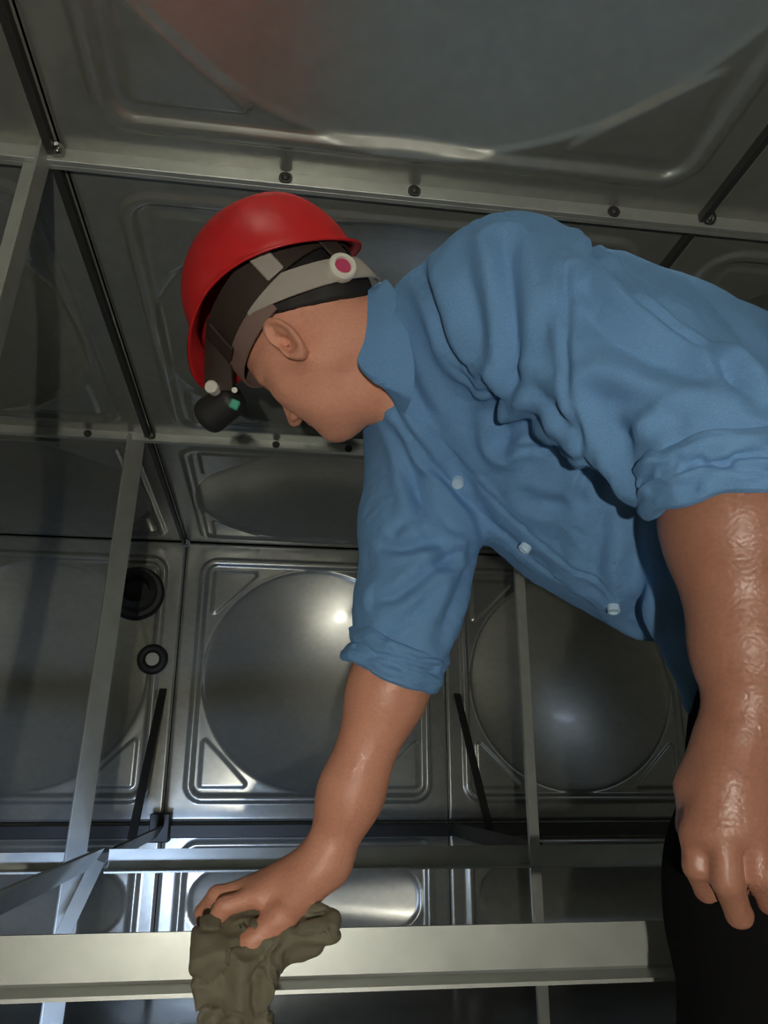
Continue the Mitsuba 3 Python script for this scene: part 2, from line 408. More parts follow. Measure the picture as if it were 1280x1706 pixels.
def net(sdf, lo, hi, h, slack=1.7, B=8):
    """the zero surface of sdf as a smooth closed mesh (surface nets); only blocks of the grid near the surface are evaluated"""
    lo = np.array(lo, float)
    nb = np.ceil((np.array(hi) - lo) / (h * B)).astype(int)
    bi = np.stack(np.meshgrid(*[np.arange(n) for n in nb], indexing='ij'), -1).reshape(-1, 3)
    cen = np.concatenate([sdf(c) for c in np.array_split(lo + (bi + 0.5) * h * B, max(1, len(bi) // 60000))])
    D = np.repeat(np.repeat(np.repeat(np.where(cen.reshape(nb) < 0, -1.0, 1.0).astype(np.float32), B, 0), B, 1), B, 2)
    act = bi[np.abs(cen) < h * B * 0.87 * slack]
    off = np.stack(np.meshgrid(*[np.arange(B)] * 3, indexing='ij'), -1).reshape(-1, 3)
    for part in np.array_split(act, max(1, len(act) // 150)):
        ii = (part[:, None, :] * B + off).reshape(-1, 3)
        D[ii[:, 0], ii[:, 1], ii[:, 2]] = sdf(lo + ii * h)
    S = D < 0
    C = np.zeros(np.array(S.shape) - 1, np.int8)
    cor = list(np.ndindex(2, 2, 2))
    for a, b, c in cor:
        C += S[a:S.shape[0] - 1 + a, b:S.shape[1] - 1 + b, c:S.shape[2] - 1 + c]
    cells = np.argwhere((C > 0) & (C < 8))
    idx = np.full(C.shape, -1, np.int64)
    idx[tuple(cells.T)] = np.arange(len(cells))
    val = np.stack([D[tuple((cells + o).T)] for o in cor], 1)
    pos, cnt = np.zeros((len(cells), 3)), np.zeros(len(cells))
    for i, o in enumerate(cor):
        for j, q in enumerate(cor):
            if j > i and sum(abs(x - y) for x, y in zip(o, q)) == 1:
                m = (val[:, i] < 0) != (val[:, j] < 0)
                t = val[m, i] / (val[m, i] - val[m, j])
                pos[m] += np.array(o) + t[:, None] * (np.array(q) - np.array(o))
                cnt[m] += 1
    V = lo + (cells + pos / cnt[:, None]) * h
    F = []
    for ax in range(3):
        sl0, sl1 = [slice(None)] * 3, [slice(None)] * 3
        sl0[ax], sl1[ax] = slice(0, -1), slice(1, None)
        s0, s1 = S[tuple(sl0)], S[tuple(sl1)]
        e = np.argwhere(s0 != s1)
        u, v = (ax + 1) % 3, (ax + 2) % 3
        e = e[(e[:, u] > 0) & (e[:, v] > 0) & (e[:, u] < S.shape[u] - 1) & (e[:, v] < S.shape[v] - 1)]
        du, dv = np.zeros(3, int), np.zeros(3, int)
        du[u], dv[v] = 1, 1
        q = np.stack([idx[tuple((e - du - dv).T)], idx[tuple((e - dv).T)], idx[tuple(e.T)], idx[tuple((e - du).T)]], 1)
        flip = ~s0[tuple(e.T)]
        q[flip] = q[flip][:, ::-1]
        F.append(q[(q >= 0).all(1)])
    q = np.vstack(F)
    m = trimesh.Trimesh(V, np.vstack([q[:, [0, 1, 2]], q[:, [0, 2, 3]]]), process=False)
    return m


def smoothed(m, n=6, lam=0.5):
    from scipy.sparse import coo_matrix, diags
    e = m.edges_unique
    A = coo_matrix((np.ones(len(e) * 2), (np.r_[e[:, 0], e[:, 1]], np.r_[e[:, 1], e[:, 0]])), shape=(len(m.vertices),) * 2).tocsr()
    L = diags(1 / np.maximum(np.asarray(A.sum(1)).ravel(), 1)) @ A
    v = np.array(m.vertices)
    for _ in range(n):
        v = v + lam * (L @ v - v)
        v = v - (lam + 0.02) * (L @ v - v)
    return trimesh.Trimesh(v, m.faces, process=False)


def hit(sdf, x, y, d0=0.45):
    """where the ray through pixel (x, y) of the photograph meets a shape"""
    d, step = d0, at(x, y, 1.0) - CAM
    n = np.linalg.norm(step)
    for _ in range(120):
        v = float(sdf((CAM + step * d)[None])[0])
        d += max(v * 0.7, -0.02) / n
        if abs(v) < 2e-4 or d > 1.6:
            break
    return CAM + step * d


# ------------------------------------------------------------------ the man: skeleton
HS = 0.90
Hd = at(474, 562, 0.915)                       # the ear that shows
U = vec(-0.74, 0.62, 0.25)                     # towards the crown
Fd = vec(-0.58, -0.69, 0.46)                   # where the face looks
Fd = Fd - U * (U @ Fd)
Fd /= np.linalg.norm(Fd)
L = np.cross(U, Fd)
HM = np.stack([Fd, L, U])                      # world to head
HO = Hd - L * 0.074 * HS
NECK0, NECK1 = HO - Fd * 0.022 - U * 0.035, at(712, 580, 0.98)
SHN, ELN, WRN = at(848, 510, 0.86), at(1212, 764, 0.685), at(1258, 1195, 0.635)
SHF, ELF, WRF = at(722, 705, 1.06), at(672, 1075, 0.93), at(545, 1432, 0.885)
HIPN, HIPF = at(1350, 790, 1.02), at(1350, 860, 1.26)
KNN, KNF = at(1275, 1490, 0.735), at(1300, 1500, 1.02)
ANN, ANF = np.array([KNN[0] - 0.045, KNN[1] + 0.02, 0.09]), np.array([KNF[0] + 0.08, KNF[1] + 0.04, 0.09])


def head_sdf(p):
    q = (p - HO) @ HM.T
    q = q / HS
    a = q.copy()
    a[:, 1] = np.abs(a[:, 1])
    v3 = lambda *x: np.array(x, float)
    d = ell(q, v3(-0.012, 0, 0.045), (0.098, 0.076, 0.088))                     # skull
    d = smin(d, ell(q, v3(0.052, 0, -0.012), (0.046, 0.058, 0.080)), 0.04)       # face
    d = smin(d, rc(a, v3(0.005, 0.052, -0.05), v3(0.070, 0.018, -0.092), 0.019, 0.016), 0.035)   # jaw
    d = smin(d, ell(q, v3(0.080, 0, -0.098), (0.020, 0.022, 0.017)), 0.022)      # chin
    d = smin(d, ell(q, v3(0.045, 0, -0.088), (0.045, 0.040, 0.022)), 0.03)       # under the chin
    d = smin(d, ell(a, v3(0.058, 0.046, -0.022), (0.022, 0.020, 0.020)), 0.025)  # cheekbone
    d = smin(d, ell(a, v3(0.050, 0.040, -0.055), (0.032, 0.026, 0.035)), 0.03)   # cheek
    d = smin(d, rc(a, v3(0.088, 0.006, 0.020), v3(0.074, 0.045, 0.018), 0.009, 0.007), 0.014)    # brow
    d = smax(d, -ell(a, v3(0.101, 0.031, 0.002), (0.016, 0.017, 0.011)), 0.012)  # eye socket
    d = smin(d, ell(a, v3(0.076, 0.031, 0.002), (0.013, 0.014, 0.011)), 0.004)   # eye with lid
    d = smin(d, rc(q, v3(0.090, 0, 0.010), v3(0.116, 0, -0.033), 0.008, 0.010), 0.012)           # nose
    d = smin(d, ell(a, v3(0.103, 0.013, -0.036), (0.012, 0.008, 0.008)), 0.006)
    d = smax(d, -ell(a, v3(0.107, 0.009, -0.045), (0.006, 0.004, 0.005)), 0.003)
    d = smin(d, ell(q, v3(0.090, 0, -0.064), (0.014, 0.026, 0.009)), 0.008)      # lips
    d = smin(d, ell(q, v3(0.088, 0, -0.075), (0.013, 0.022, 0.008)), 0.006)
    d = smax(d, -rc(a, v3(0.107, 0, -0.0695), v3(0.090, 0.026, -0.071), 0.0022, 0.0015), 0.003)
    # ear: bowl, rim and lobe
    e0 = v3(-0.005, 0.088, -0.010)
    c, s = math.cos(-0.02), math.sin(-0.02)
    b = a - e0
    b = np.stack([b[:, 0] * c - b[:, 2] * s, b[:, 1] - 0.35 * np.maximum(-b[:, 0], 0), b[:, 0] * s + b[:, 2] * c], 1)
    plate = ell(b, v3(0, -0.003, 0), (0.0195, 0.007, 0.032))
    plate = smin(plate, ell(b, v3(0.004, -0.004, -0.026), (0.010, 0.007, 0.010)), 0.006)
    rr = np.sqrt((b[:, 0] / 0.0165)**2 + (b[:, 2] / 0.029)**2)
    rim = np.sqrt(((rr - 1) * 0.021)**2 + (b[:, 1] - 0.003)**2) - 0.005
    rim = np.maximum(rim, b[:, 0] - 0.016)
    ear = smin(plate, rim, 0.003)
    ear = smin(ear, rc(b, v3(-0.004, 0.002, 0.014), v3(-0.007, 0.003, -0.014), 0.003, 0.004), 0.003)
    ear = smax(ear, -ell(b, v3(0.004, 0.004, -0.005), (0.009, 0.010, 0.013)), 0.004)
    ear = smin(ear, ell(b, v3(0.013, 0.001, -0.006), (0.004, 0.005, 0.006)), 0.003)
    return smin(d, ear, 0.006) * HS


# near hand (left), resting on the knee
NH = dict(
    palm=[(at(1236, 1205, 0.632), 0.027), (at(1216, 1300, 0.614), 0.024)],
    k=[at(1160, 1388, 0.606), at(1206, 1386, 0.592), at(1258, 1380, 0.593), at(1308, 1372, 0.604)],
    f=[[at(1160, 1388, 0.606), at(1162, 1442, 0.600), at(1178, 1482, 0.615), at(1184, 1478, 0.636)],
       [at(1206, 1386, 0.592), at(1211, 1466, 0.583), at(1232, 1524, 0.598), at(1238, 1522, 0.622)],
       [at(1258, 1380, 0.593), at(1266, 1456, 0.584), at(1284, 1502, 0.600), at(1284, 1496, 0.624)],
       [at(1308, 1372, 0.604), at(1320, 1428, 0.597), at(1328, 1464, 0.612), at(1322, 1458, 0.632)]],
    th=[at(1202, 1240, 0.634), at(1160, 1310, 0.632), at(1157, 1375, 0.638), at(1172, 1440, 0.652)])
# far hand (right), pressing a rag onto the tie bar
FH = dict(
    palm=[(at(545, 1432, 0.885), 0.025), (at(490, 1478, 0.868), 0.024)],
    k=[at(432, 1492, 0.846), at(412, 1482, 0.866), at(402, 1488, 0.886), at(404, 1500, 0.904)],
    f=[[at(432, 1492, 0.846), at(374, 1510, 0.842), at(350, 1548, 0.838), at(356, 1580, 0.838)],
       [at(412, 1482, 0.866), at(362, 1492, 0.872), at(338, 1520, 0.884), at(342, 1548, 0.89)],
       [at(402, 1488, 0.886), at(358, 1496, 0.90), at(340, 1526, 0.91), at(346, 1552, 0.912)],
       [at(404, 1500, 0.904), at(370, 1512, 0.92), at(358, 1536, 0.924), at(364, 1556, 0.922)]],
    th=[at(510, 1480, 0.860), at(468, 1528, 0.832), at(420, 1568, 0.822), at(380, 1604, 0.820)])


def hand_sdf(p, H, s=1.0):
    d = rc(p, H['palm'][0][0], H['palm'][1][0], H['palm'][0][1] * s, H['palm'][1][1] * s)
    mid = H['palm'][1][0]
    for i in range(4):
        d = smin(d, rc(p, H['palm'][0][0] * 0.75 + mid * 0.25, H['k'][i], 0.017 * s, 0.0125 * s), 0.016)
    for i in range(3):
        d = smin(d, rc(p, mid, (H['k'][i] + H['k'][i + 1]) / 2, 0.02 * s, 0.0115 * s), 0.01)
    for i, r in enumerate((0.0105, 0.011, 0.0105, 0.0092)):
        r *= s
        d = smin(d, chain(p, H['f'][i], [r * 1.05, r * 0.98, r * 0.85, r * 0.74], 0.003), 0.0028)
    d = smin(d, chain(p, H['th'], [0.02 * s, 0.0155 * s, 0.0125 * s, 0.0098 * s], 0.006), 0.014)
    return d


def lerp3(a, b, t):
    return a + (b - a) * t


def skin_sdf(p):
    n1 = lerp3(ELN, WRN, 0.28)
    f1 = lerp3(ELF, WRF, 0.22)
    out = np.full(len(p), 0.5)
    # near arm
    c = np.linalg.norm(p - lerp3(SHN, WRN, 0.6), axis=1) < 0.5
    q = p[c]
    d = chain(q, [SHN, ELN, n1, lerp3(ELN, WRN, 0.75), WRN], [0.055, 0.047, 0.052, 0.0365, 0.030], 0.04)
    d = smin(d, rc(q, lerp3(ELN, WRN, 0.12) + FWD * 0.012, lerp3(ELN, WRN, 0.5) + FWD * 0.008, 0.036, 0.028), 0.03)
    d = smin(d, hand_sdf(q, NH, 1.06), 0.018)
    out[c] = d
    # far arm
    c = np.linalg.norm(p - lerp3(SHF, WRF, 0.6), axis=1) < 0.55
    q = p[c]
    d = chain(q, [SHF, ELF, f1, lerp3(ELF, WRF, 0.7), WRF], [0.05, 0.043, 0.041, 0.032, 0.0262], 0.03)
    d = smin(d, hand_sdf(q, FH, 1.0), 0.018)
    out[c] = np.minimum(out[c], d)
    # head, neck and the trunk inside the shirt
    d = head_sdf(p)
    d = smin(d, rc(p, NECK0, NECK1, 0.054, 0.056), 0.03)
    d = smin(d, rc(p, HO + Fd * 0.03 - U * 0.085, at(650, 668, 0.935), 0.030, 0.028), 0.03)
    t = rc(p, NECK1, lerp3(SHN, SHF, 0.5), 0.045, 0.05)
    for s_, rr in ((SHN, 0.045), (SHF, 0.045)):
        t = smin(t, rc(p, lerp3(SHN, SHF, 0.5), s_, 0.05, rr), 0.02)
    t = smin(t, rc(p, lerp3(SHN, SHF, 0.5), lerp3(HIPN, HIPF, 0.5), 0.05, 0.09), 0.02)
    d = smin(d, t, 0.03)
    return smin(out, d, 0.01)


# shirt: a loose tube about the trunk, two short rolled sleeves
SV = vec(-0.30, -0.57, 0.78)
TV = vec(0.88, -0.36, 0.30)
SV = SV - TV * (SV @ TV)
SV /= np.linalg.norm(SV)
NV = np.cross(SV, TV)
NV = NV * np.sign(NV @ -UPV)
TRUNK = [(at(645, 578, 0.968), 0.080, 0.078), (at(740, 595, 0.972), 0.13, 0.10), (at(800, 610, 0.97), 0.165, 0.125), (at(890, 655, 0.98), 0.196, 0.172), (at(1000, 718, 1.0), 0.206, 0.212),
         (at(1120, 774, 1.03), 0.208, 0.236), (at(1260, 815, 1.07), 0.20, 0.22), (at(1400, 850, 1.12), 0.19, 0.185)]


def trunk_sdf(p, grow=0.0):
    c = np.array([s[0] for s in TRUNK])
    u = c @ TV
    x = p @ TV
    cen = np.stack([np.interp(x, u, c[:, k]) for k in range(3)], 1)
    rs, rn = np.interp(x, u, [s[1] for s in TRUNK]) + grow, np.interp(x, u, [s[2] for s in TRUNK]) + grow
    q = p - cen
    s, n = q @ SV, q @ NV
    m = np.sqrt((s / rs)**2 + (n / rn)**2)
    g = np.sqrt((s / rs**2)**2 + (n / rn**2)**2) / np.maximum(m, 1e-6)
    d = (m - 1) / np.maximum(g, 1 / np.maximum(rs, rn))
    end = np.maximum(u[0] - x, x - u[-1])
    return smax(d, end, 0.05)


def shirt_sdf(p):
    d = trunk_sdf(p)
    d = smin(d, rc(p, at(748, 540, 0.93), SHN, 0.07, 0.09), 0.06)
    d = smin(d, rc(p, at(700, 640, 1.0), SHF, 0.06, 0.086), 0.05)
    d = smin(d, rc(p, at(748, 600, 0.955), at(722, 690, 0.965), 0.075, 0.068), 0.04)
    near = chain(p, [SHN, lerp3(SHN, ELN, 0.55), lerp3(SHN, ELN, 0.93), lerp3(ELN, WRN, 0.02)], [0.094, 0.082, 0.07, 0.064], 0.03)
    d = smin(d, near, 0.02)
    far = chain(p, [SHF, lerp3(SHF, ELF, 0.5), lerp3(SHF, ELF, 0.85), lerp3(ELF, WRF, 0.05)], [0.09, 0.073, 0.064, 0.056], 0.02)
    d = smin(d, far, 0.03)
    # the front tail that hangs free
    d = smin(d, chain(p, [at(1120, 1000, 0.86), at(1142, 1090, 0.85), at(1150, 1180, 0.845)], [0.03, 0.016, 0.006], 0.02), 0.03)
    # room for the head and the neck at the collar
    d = smax(d, -rc(p, NECK0, at(592, 585, 0.95), 0.060, 0.060), 0.012)
    return d


FOLDS = [([(656, 712), (756, 812), (868, 918), (1008, 1012)], 0.0025, 0.0022), ([(690, 690), (784, 790), (892, 896), (1036, 990)], 0.0025, 0.002), ([(966, 385), (1032, 470), (1122, 545), (1207, 608), (1262, 675)], 0.007, 0.010), ([(935, 355), (962, 372), (974, 402)], 0.006, 0.006),  # pixels along each fold, its half width and its depth in metres
    ([(940, 436), (944, 520), (944, 600), (960, 690), (984, 764)], 0.004, 0.0035),
    ([(842, 400), (850, 500), (853, 600), (846, 668)], 0.009, 0.010), ([(701, 452), (724, 520), (750, 586), (812, 640)], 0.008, 0.009),
    ([(820, 642), (832, 690), (836, 736)], 0.009, 0.011), ([(836, 738), (862, 715), (892, 692)], 0.008, 0.009), ([(745, 600), (790, 640), (845, 668)], 0.006, 0.006),
    ([(954, 509), (1010, 552), (1066, 590), (1140, 620), (1200, 634)], 0.012, 0.008), ([(960, 470), (1050, 530), (1140, 585)], 0.010, 0.006),
    ([(1000, 655), (1060, 672), (1130, 690)], 0.009, 0.007), ([(1080, 745), (1098, 720), (1120, 700)], 0.006, 0.006), ([(1105, 752), (1140, 715), (1165, 695)], 0.008, 0.005),
    ([(841, 742), (910, 750), (976, 757)], 0.004, 0.004), ([(982, 766), (974, 800), (968, 832)], 0.005, 0.005), ([(880, 835), (930, 842), (965, 832)], 0.009, 0.006),
    ([(1010, 790), (1002, 880), (993, 975)], 0.012, 0.009), ([(1060, 850), (1058, 950), (1062, 1040)], 0.014, 0.011), ([(1000, 690), (1030, 720), (1055, 770)], 0.014, 0.012),
    ([(646, 655), (690, 730), (740, 795), (778, 838)], 0.005, 0.006), ([(665, 560), (690, 640), (740, 740), (800, 850), (900, 935)], 0.010, 0.005),
    ([(640, 520), (662, 600), (700, 690)], 0.008, 0.006), ([(655, 720), (690, 800), (708, 880), (722, 905)], 0.008, 0.007),
    ([(691, 860), (674, 872), (656, 888)], 0.005, 0.005), ([(640, 908), (682, 912), (724, 900)], 0.006, 0.007), ([(622, 996), (650, 996), (694, 968), (735, 938), (774, 912)], 0.006, 0.007),
    ([(646, 1056), (700, 1014), (728, 980)], 0.005, 0.004), ([(735, 890), (740, 912), (742, 935)], 0.009, 0.008), ([(780, 930), (760, 1000), (735, 1060)], 0.009, 0.006),
    ([(620, 1075), (650, 1040)], 0.006, 0.004), ([(690, 800), (720, 850), (760, 880)], 0.008, 0.006), ([(1000, 440), (1080, 480), (1170, 560)], 0.014, 0.008), ([(1180, 480), (1230, 540), (1275, 600)], 0.014, 0.007),
    ([(870, 640), (930, 690), (985, 752)], 0.008, 0.007), ([(760, 430), (790, 500), (800, 590)], 0.012, 0.006)]


def poly_dist(v, pts):
    d = np.full(len(v), 9.0)
    for a, b in zip(pts[:-1], pts[1:]):
        d = np.minimum(d, rc(v, a, b, 0, 0))
    return d


def dense(pts, n=4):
    t = np.linspace(0, len(pts) - 1, (len(pts) - 1) * n + 1)
    from scipy.interpolate import PchipInterpolator
    return np.stack([PchipInterpolator(np.arange(len(pts)), np.array(pts, float)[:, k])(t) for k in range(2)], 1)


def folded(m, sdf, folds, amp=0.0035, freq=14.0, keep=None):
    v, n = np.array(m.vertices), np.array(m.vertex_normals)
    disp = amp * (meshkit.fbm(v * freq, 3, 3) - 0.5) * 2 + amp * 1.6 * (meshkit.noise(v * freq * 0.45 + 3, 5) - 0.5)
    ridge = np.abs(meshkit.fbm(v * np.array([30.0, 30.0, 42.0]) + 9, 2, 12) - 0.5)
    disp -= 0.0014 * ss(0.09, 0.0, ridge) * ss(0.35, 0.65, meshkit.noise(v * 9 + 1, 14))
    for pts, w, dep in folds:
        line = np.array([hit(sdf, *q) for q in dense(pts)])
        near = np.abs(v - line.mean(0)).max(1) < 0.35
        d = poly_dist(v[near], line)
        # taper at the ends
        e = np.minimum(np.linalg.norm(v[near] - line[0], axis=1), np.linalg.norm(v[near] - line[-1], axis=1))
        tp = 0.35 + 0.65 * ss(0.0, 0.03, e)
        disp[near] += tp * dep * 1.0 * (-np.exp(-(d / w)**2) + 0.55 * np.exp(-((d - 2.3 * w) / (1.3 * w))**2))
    return trimesh.Trimesh(v + n * disp[:, None], m.faces, process=False)


def f_skin(p, n, uv):
    w = fbm(p.x * 22, p.y * 22, p.z * 22, 3)
    g = noise(p.x * 420, p.y * 420, p.z * 420)
    # the arm on the knee is painted darker, as shade against the close torch
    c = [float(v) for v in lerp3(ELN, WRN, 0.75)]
    arm_shade = 1 - 0.48 * smoothstep(0.40, 0.27, dr.sqrt(dr.square(p.x - c[0]) + dr.square(p.y - c[1]) + dr.square(p.z - c[2])))
    return mix((0.55, 0.236, 0.152), (0.67, 0.315, 0.208), w) * (0.94 + 0.12 * g) * arm_shade


def f_skin_rough(p, n, uv):
    # the arms are wet with sweat, the head is not
    far = dr.sqrt(dr.square(p.x - float(HO[0])) + dr.square(p.y - float(HO[1])) + dr.square(p.z - float(HO[2])))
    return 0.60 - 0.24 * smoothstep(0.2, 0.4, far) + 0.14 * noise(p.x * 160, p.y * 160, p.z * 160)


def f_skin_bump(p, n, uv):
    return 0.0004 * noise(p.x * 420, p.y * 420, p.z * 420) + 0.0005 * fbm(p.x * 60, p.y * 60, p.z * 60, 2)


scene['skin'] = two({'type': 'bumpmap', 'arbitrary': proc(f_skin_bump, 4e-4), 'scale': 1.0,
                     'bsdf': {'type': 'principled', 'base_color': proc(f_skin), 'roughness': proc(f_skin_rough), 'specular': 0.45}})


def f_cloth(p, n, uv):
    w = fbm(p.x * 9, p.y * 9, p.z * 9, 3)
    t = noise(p.x * 900, p.y * 900, p.z * 900)
    return mix((0.115, 0.245, 0.445), (0.14, 0.28, 0.49), w) * (0.9 + 0.2 * t)


scene['shirt_cloth'] = two({'type': 'principled', 'base_color': proc(f_cloth), 'roughness': 0.85, 'specular': 0.2, 'sheen': 0.25})
scene['trouser_cloth'] = two({'type': 'principled', 'base_color': rgb(0.006, 0.006, 0.0065), 'roughness': 0.9, 'specular': 0.05})
scene['hair_black'] = two({'type': 'principled', 'base_color': rgb(0.012, 0.010, 0.009), 'roughness': 0.7})
scene['helmet_red'] = two({'type': 'principled', 'base_color': rgb(0.50, 0.016, 0.018), 'roughness': 0.34, 'specular': 0.5})
scene['grey_plastic'] = two({'type': 'principled', 'base_color': rgb(0.33, 0.30, 0.26), 'roughness': 0.55})
scene['brown_band'] = two({'type': 'principled', 'base_color': rgb(0.19, 0.12, 0.10), 'roughness': 0.75})
scene['dark_strap'] = two({'type': 'principled', 'base_color': rgb(0.03, 0.018, 0.013), 'roughness': 0.7})
scene['white_plastic'] = two({'type': 'principled', 'base_color': rgb(0.62, 0.6, 0.52), 'roughness': 0.4})
scene['magenta_plastic'] = two({'type': 'principled', 'base_color': rgb(0.45, 0.05, 0.12), 'roughness': 0.4})
scene['teal_plastic'] = two({'type': 'principled', 'base_color': rgb(0.06, 0.36, 0.24), 'roughness': 0.4})
scene['rag_cloth'] = two({'type': 'principled', 'base_color': rgb(0.16, 0.145, 0.10), 'roughness': 0.7, 'specular': 0.3})
scene['button_blue'] = two({'type': 'principled', 'base_color': rgb(0.42, 0.58, 0.72), 'roughness': 0.3})

# body
V0, V1 = np.minimum.reduce([HO - 0.16, WRF - 0.25, HIPF - 0.2]), np.maximum.reduce([HO + 0.2, HIPF + 0.2, SHF + 0.15])
LO = np.array([min(HO[0] - 0.2, at(330, 1600, 0.82)[0] - 0.03), CAM[1] + 0.42, at(1230, 1530, 0.6)[2] - 0.12])
HI = np.array([HIPF[0] + 0.15, HIPF[1] + 0.12, HT])
HI[2] = max(HO[2], SHN[2]) + 0.2
body = smoothed(net(skin_sdf, LO, HI, 0.0034), 4)
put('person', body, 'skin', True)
tag('person', 'man bent over in a blue rolled-sleeve shirt, wiping a steel bar with a rag', 'person')


def hair_sdf(p):
    q = (p - HO) @ HM.T / HS
    d = ell(q, np.array([-0.014, 0, 0.045]), (0.1015, 0.0805, 0.093)) * HS
    d = smin(d, ell(q, np.array([-0.068, 0, 0.005]), (0.042, 0.058, 0.05)), 0.02)
    line = 0.033 - q[:, 2] + np.where(q[:, 0] < -0.01, (q[:, 0] + 0.01) * 0.95, (q[:, 0] + 0.01) * 0.15)
    d = smax(d, line + 0.004 * (meshkit.noise(q * 120, 1) - 0.5), 0.004)
    return d


put('person__hair', net(hair_sdf, HO - 0.16, HO + 0.17, 0.003), 'hair_black', True)
tag('person__hair', 'short black hair under the helmet')
shirt = net(shirt_sdf, LO - [0, 0, -0.1], HI + [0.1, 0.1, 0.02], 0.004)
shirt = folded(smoothed(shirt, 3), shirt_sdf, FOLDS)
put('person__shirt', shirt, 'shirt_cloth', True)
tag('person__shirt', 'light blue button-up work shirt with rolled sleeves')


def cuff(c, axis, r, w, seed, sx=1.0):
    """a rolled cuff: a folded band round the sleeve's end"""
    n, prof = 220, []
    for z, rr in ((-0.5, 0.86), (-0.5, 0.97), (-0.36, 1.035), (-0.12, 1.02), (0.0, 0.985), (0.06, 1.03), (0.3, 1.05), (0.46, 1.03), (0.52, 0.97), (0.5, 0.86)):
        prof.append((rr * r, z * w))
    prof = np.array([np.array(prof[i]) * (1 - t) + np.array(prof[(i + 1) % len(prof)]) * t for i in range(len(prof)) for t in (0, 0.2, 0.4, 0.6, 0.8)])
    a = np.linspace(0, 2 * np.pi, n, endpoint=False)
    g = np.stack([np.cos(a), np.sin(a)], 1)
    V = []
    for (rr, z) in prof:
        wob = 0.012 * (meshkit.fbm(np.stack([g[:, 0] * 2.2, g[:, 1] * 2.2, np.full(n, z * 60 + seed)], 1), 3, seed) - 0.5)
        wz = 0.016 * (meshkit.noise(np.stack([g[:, 0] * 1.6, g[:, 1] * 1.6, np.full(n, seed * 1.0)], 1), seed) - 0.5)
        V.append(np.stack([(rr + wob) * g[:, 0] * sx, (rr + wob) * g[:, 1], z + wz], 1))
    V = np.vstack(V)
    k = len(prof)
    i, j = np.meshgrid(np.arange(k), np.arange(n), indexing='ij')
    q = np.stack([i * n + j, i * n + (j + 1) % n, ((i + 1) % k) * n + (j + 1) % n, ((i + 1) % k) * n + j], -1).reshape(-1, 4)
    m = trimesh.Trimesh(V, np.vstack([q[:, [0, 1, 2]], q[:, [0, 2, 3]]]), process=False)
    m.apply_transform(look(axis, c))
    return m


def pleated(m, folds):
    v = np.array(m.vertices)
    q = v - CAM
    dep = q @ FWD
    px = np.stack([640 + F_PX * (q @ RGT) / dep, 853 - F_PX * (q @ UPV) / dep], 1)
    n, disp = np.array(m.vertex_normals), np.zeros(len(v))
    for pts, w, dd in folds:
        line = []
        for p in dense(pts):
            near = np.argsort(np.linalg.norm(px - p, axis=1))[:24]
            line.append(v[near[np.argmin(dep[near])]])
        d = poly_dist(v, line)
        disp += dd * (-np.exp(-(d / w)**2) + 0.5 * np.exp(-((d - 2.3 * w) / (1.3 * w))**2))
    return trimesh.Trimesh(v + n * disp[:, None], m.faces, process=False)


put('person__shirt__cuff', pleated(cuff(at(1196, 782, 0.672), vec(0.22, -0.95, -0.1), 0.0665, 0.05, 3),
    [([(1064, 800), (1110, 776), (1165, 768), (1220, 776), (1275, 792)], 0.003, 0.003), ([(1100, 790), (1140, 782), (1160, 772)], 0.003, 0.0022),
     ([(1200, 768), (1245, 760), (1275, 758)], 0.003, 0.0025), ([(1080, 818), (1110, 808), (1150, 812)], 0.004, 0.002)]), 'shirt_cloth', 50)
put('person__shirt__cuff_001', pleated(cuff(at(658, 1098, 0.925), vec(-0.33, -0.92, -0.12), 0.058, 0.042, 8),
    [([(590, 1078), (640, 1092), (700, 1108), (728, 1112)], 0.003, 0.003), ([(585, 1092), (620, 1096), (668, 1112)], 0.003, 0.0025), ([(650, 1078), (700, 1090), (735, 1094)], 0.003, 0.0025)]), 'shirt_cloth', 50)

# collar: a folded band round the neck with a point by the jaw
low = [(644, 468, 0.95), (664, 500, 0.90), (680, 560, 0.872), (690, 620, 0.862), (684, 668, 0.872), (668, 704, 0.92), (668, 700, 1.0), (668, 640, 1.06), (655, 560, 1.07), (640, 500, 1.04), (634, 470, 1.0)]
top = [(614, 482, 0.945), (613, 515, 0.89), (609, 560, 0.86), (596, 601, 0.850), (634, 640, 0.852), (656, 664, 0.89), (660, 672, 0.99), (650, 620, 1.05), (630, 560, 1.06), (615, 505, 1.03), (610, 484, 1.0)]


def loft(A, B, n=7, th=0.004, wav=0.0):
    A, B = np.array([at(*q) for q in A]), np.array([at(*q) for q in B])
    from scipy.interpolate import PchipInterpolator
    t = np.linspace(0, len(A) - 1, (len(A) - 1) * 8 + 1)
    A, B = (PchipInterpolator(np.arange(len(X)), X)(t) for X in (A, B))
    G = np.array([A + (B - A) * s for s in np.linspace(0, 1, n)])
    du, dv = np.gradient(G, axis=1), np.gradient(G, axis=0)
    N = np.cross(du, dv)
    N /= np.linalg.norm(N, axis=2, keepdims=True) + 1e-9
    bulge = np.sin(np.linspace(0, 1, n) * np.pi)[:, None, None]
    m_ = len(t)
    k = np.arange(n * m_).reshape(n, m_)
    q = np.stack([k[:-1, :-1], k[1:, :-1], k[1:, 1:], k[:-1, 1:]], -1).reshape(-1, 4)
    V = np.vstack([(G + N * (th / 2 + wav * bulge)).reshape(-1, 3), (G - N * (th / 2 - wav * bulge)).reshape(-1, 3)])
    o = n * m_
    rim = np.concatenate([k[0, :], k[1:, -1], k[-1, -2::-1], k[-2:0:-1, 0]])
    nx = np.roll(rim, -1)
    side = np.stack([rim, nx, nx + o, rim + o], 1)
    Q = np.vstack([q[:, ::-1], q + o, side])
    return trimesh.Trimesh(V, np.vstack([Q[:, [0, 1, 2]], Q[:, [0, 2, 3]]]), process=False)


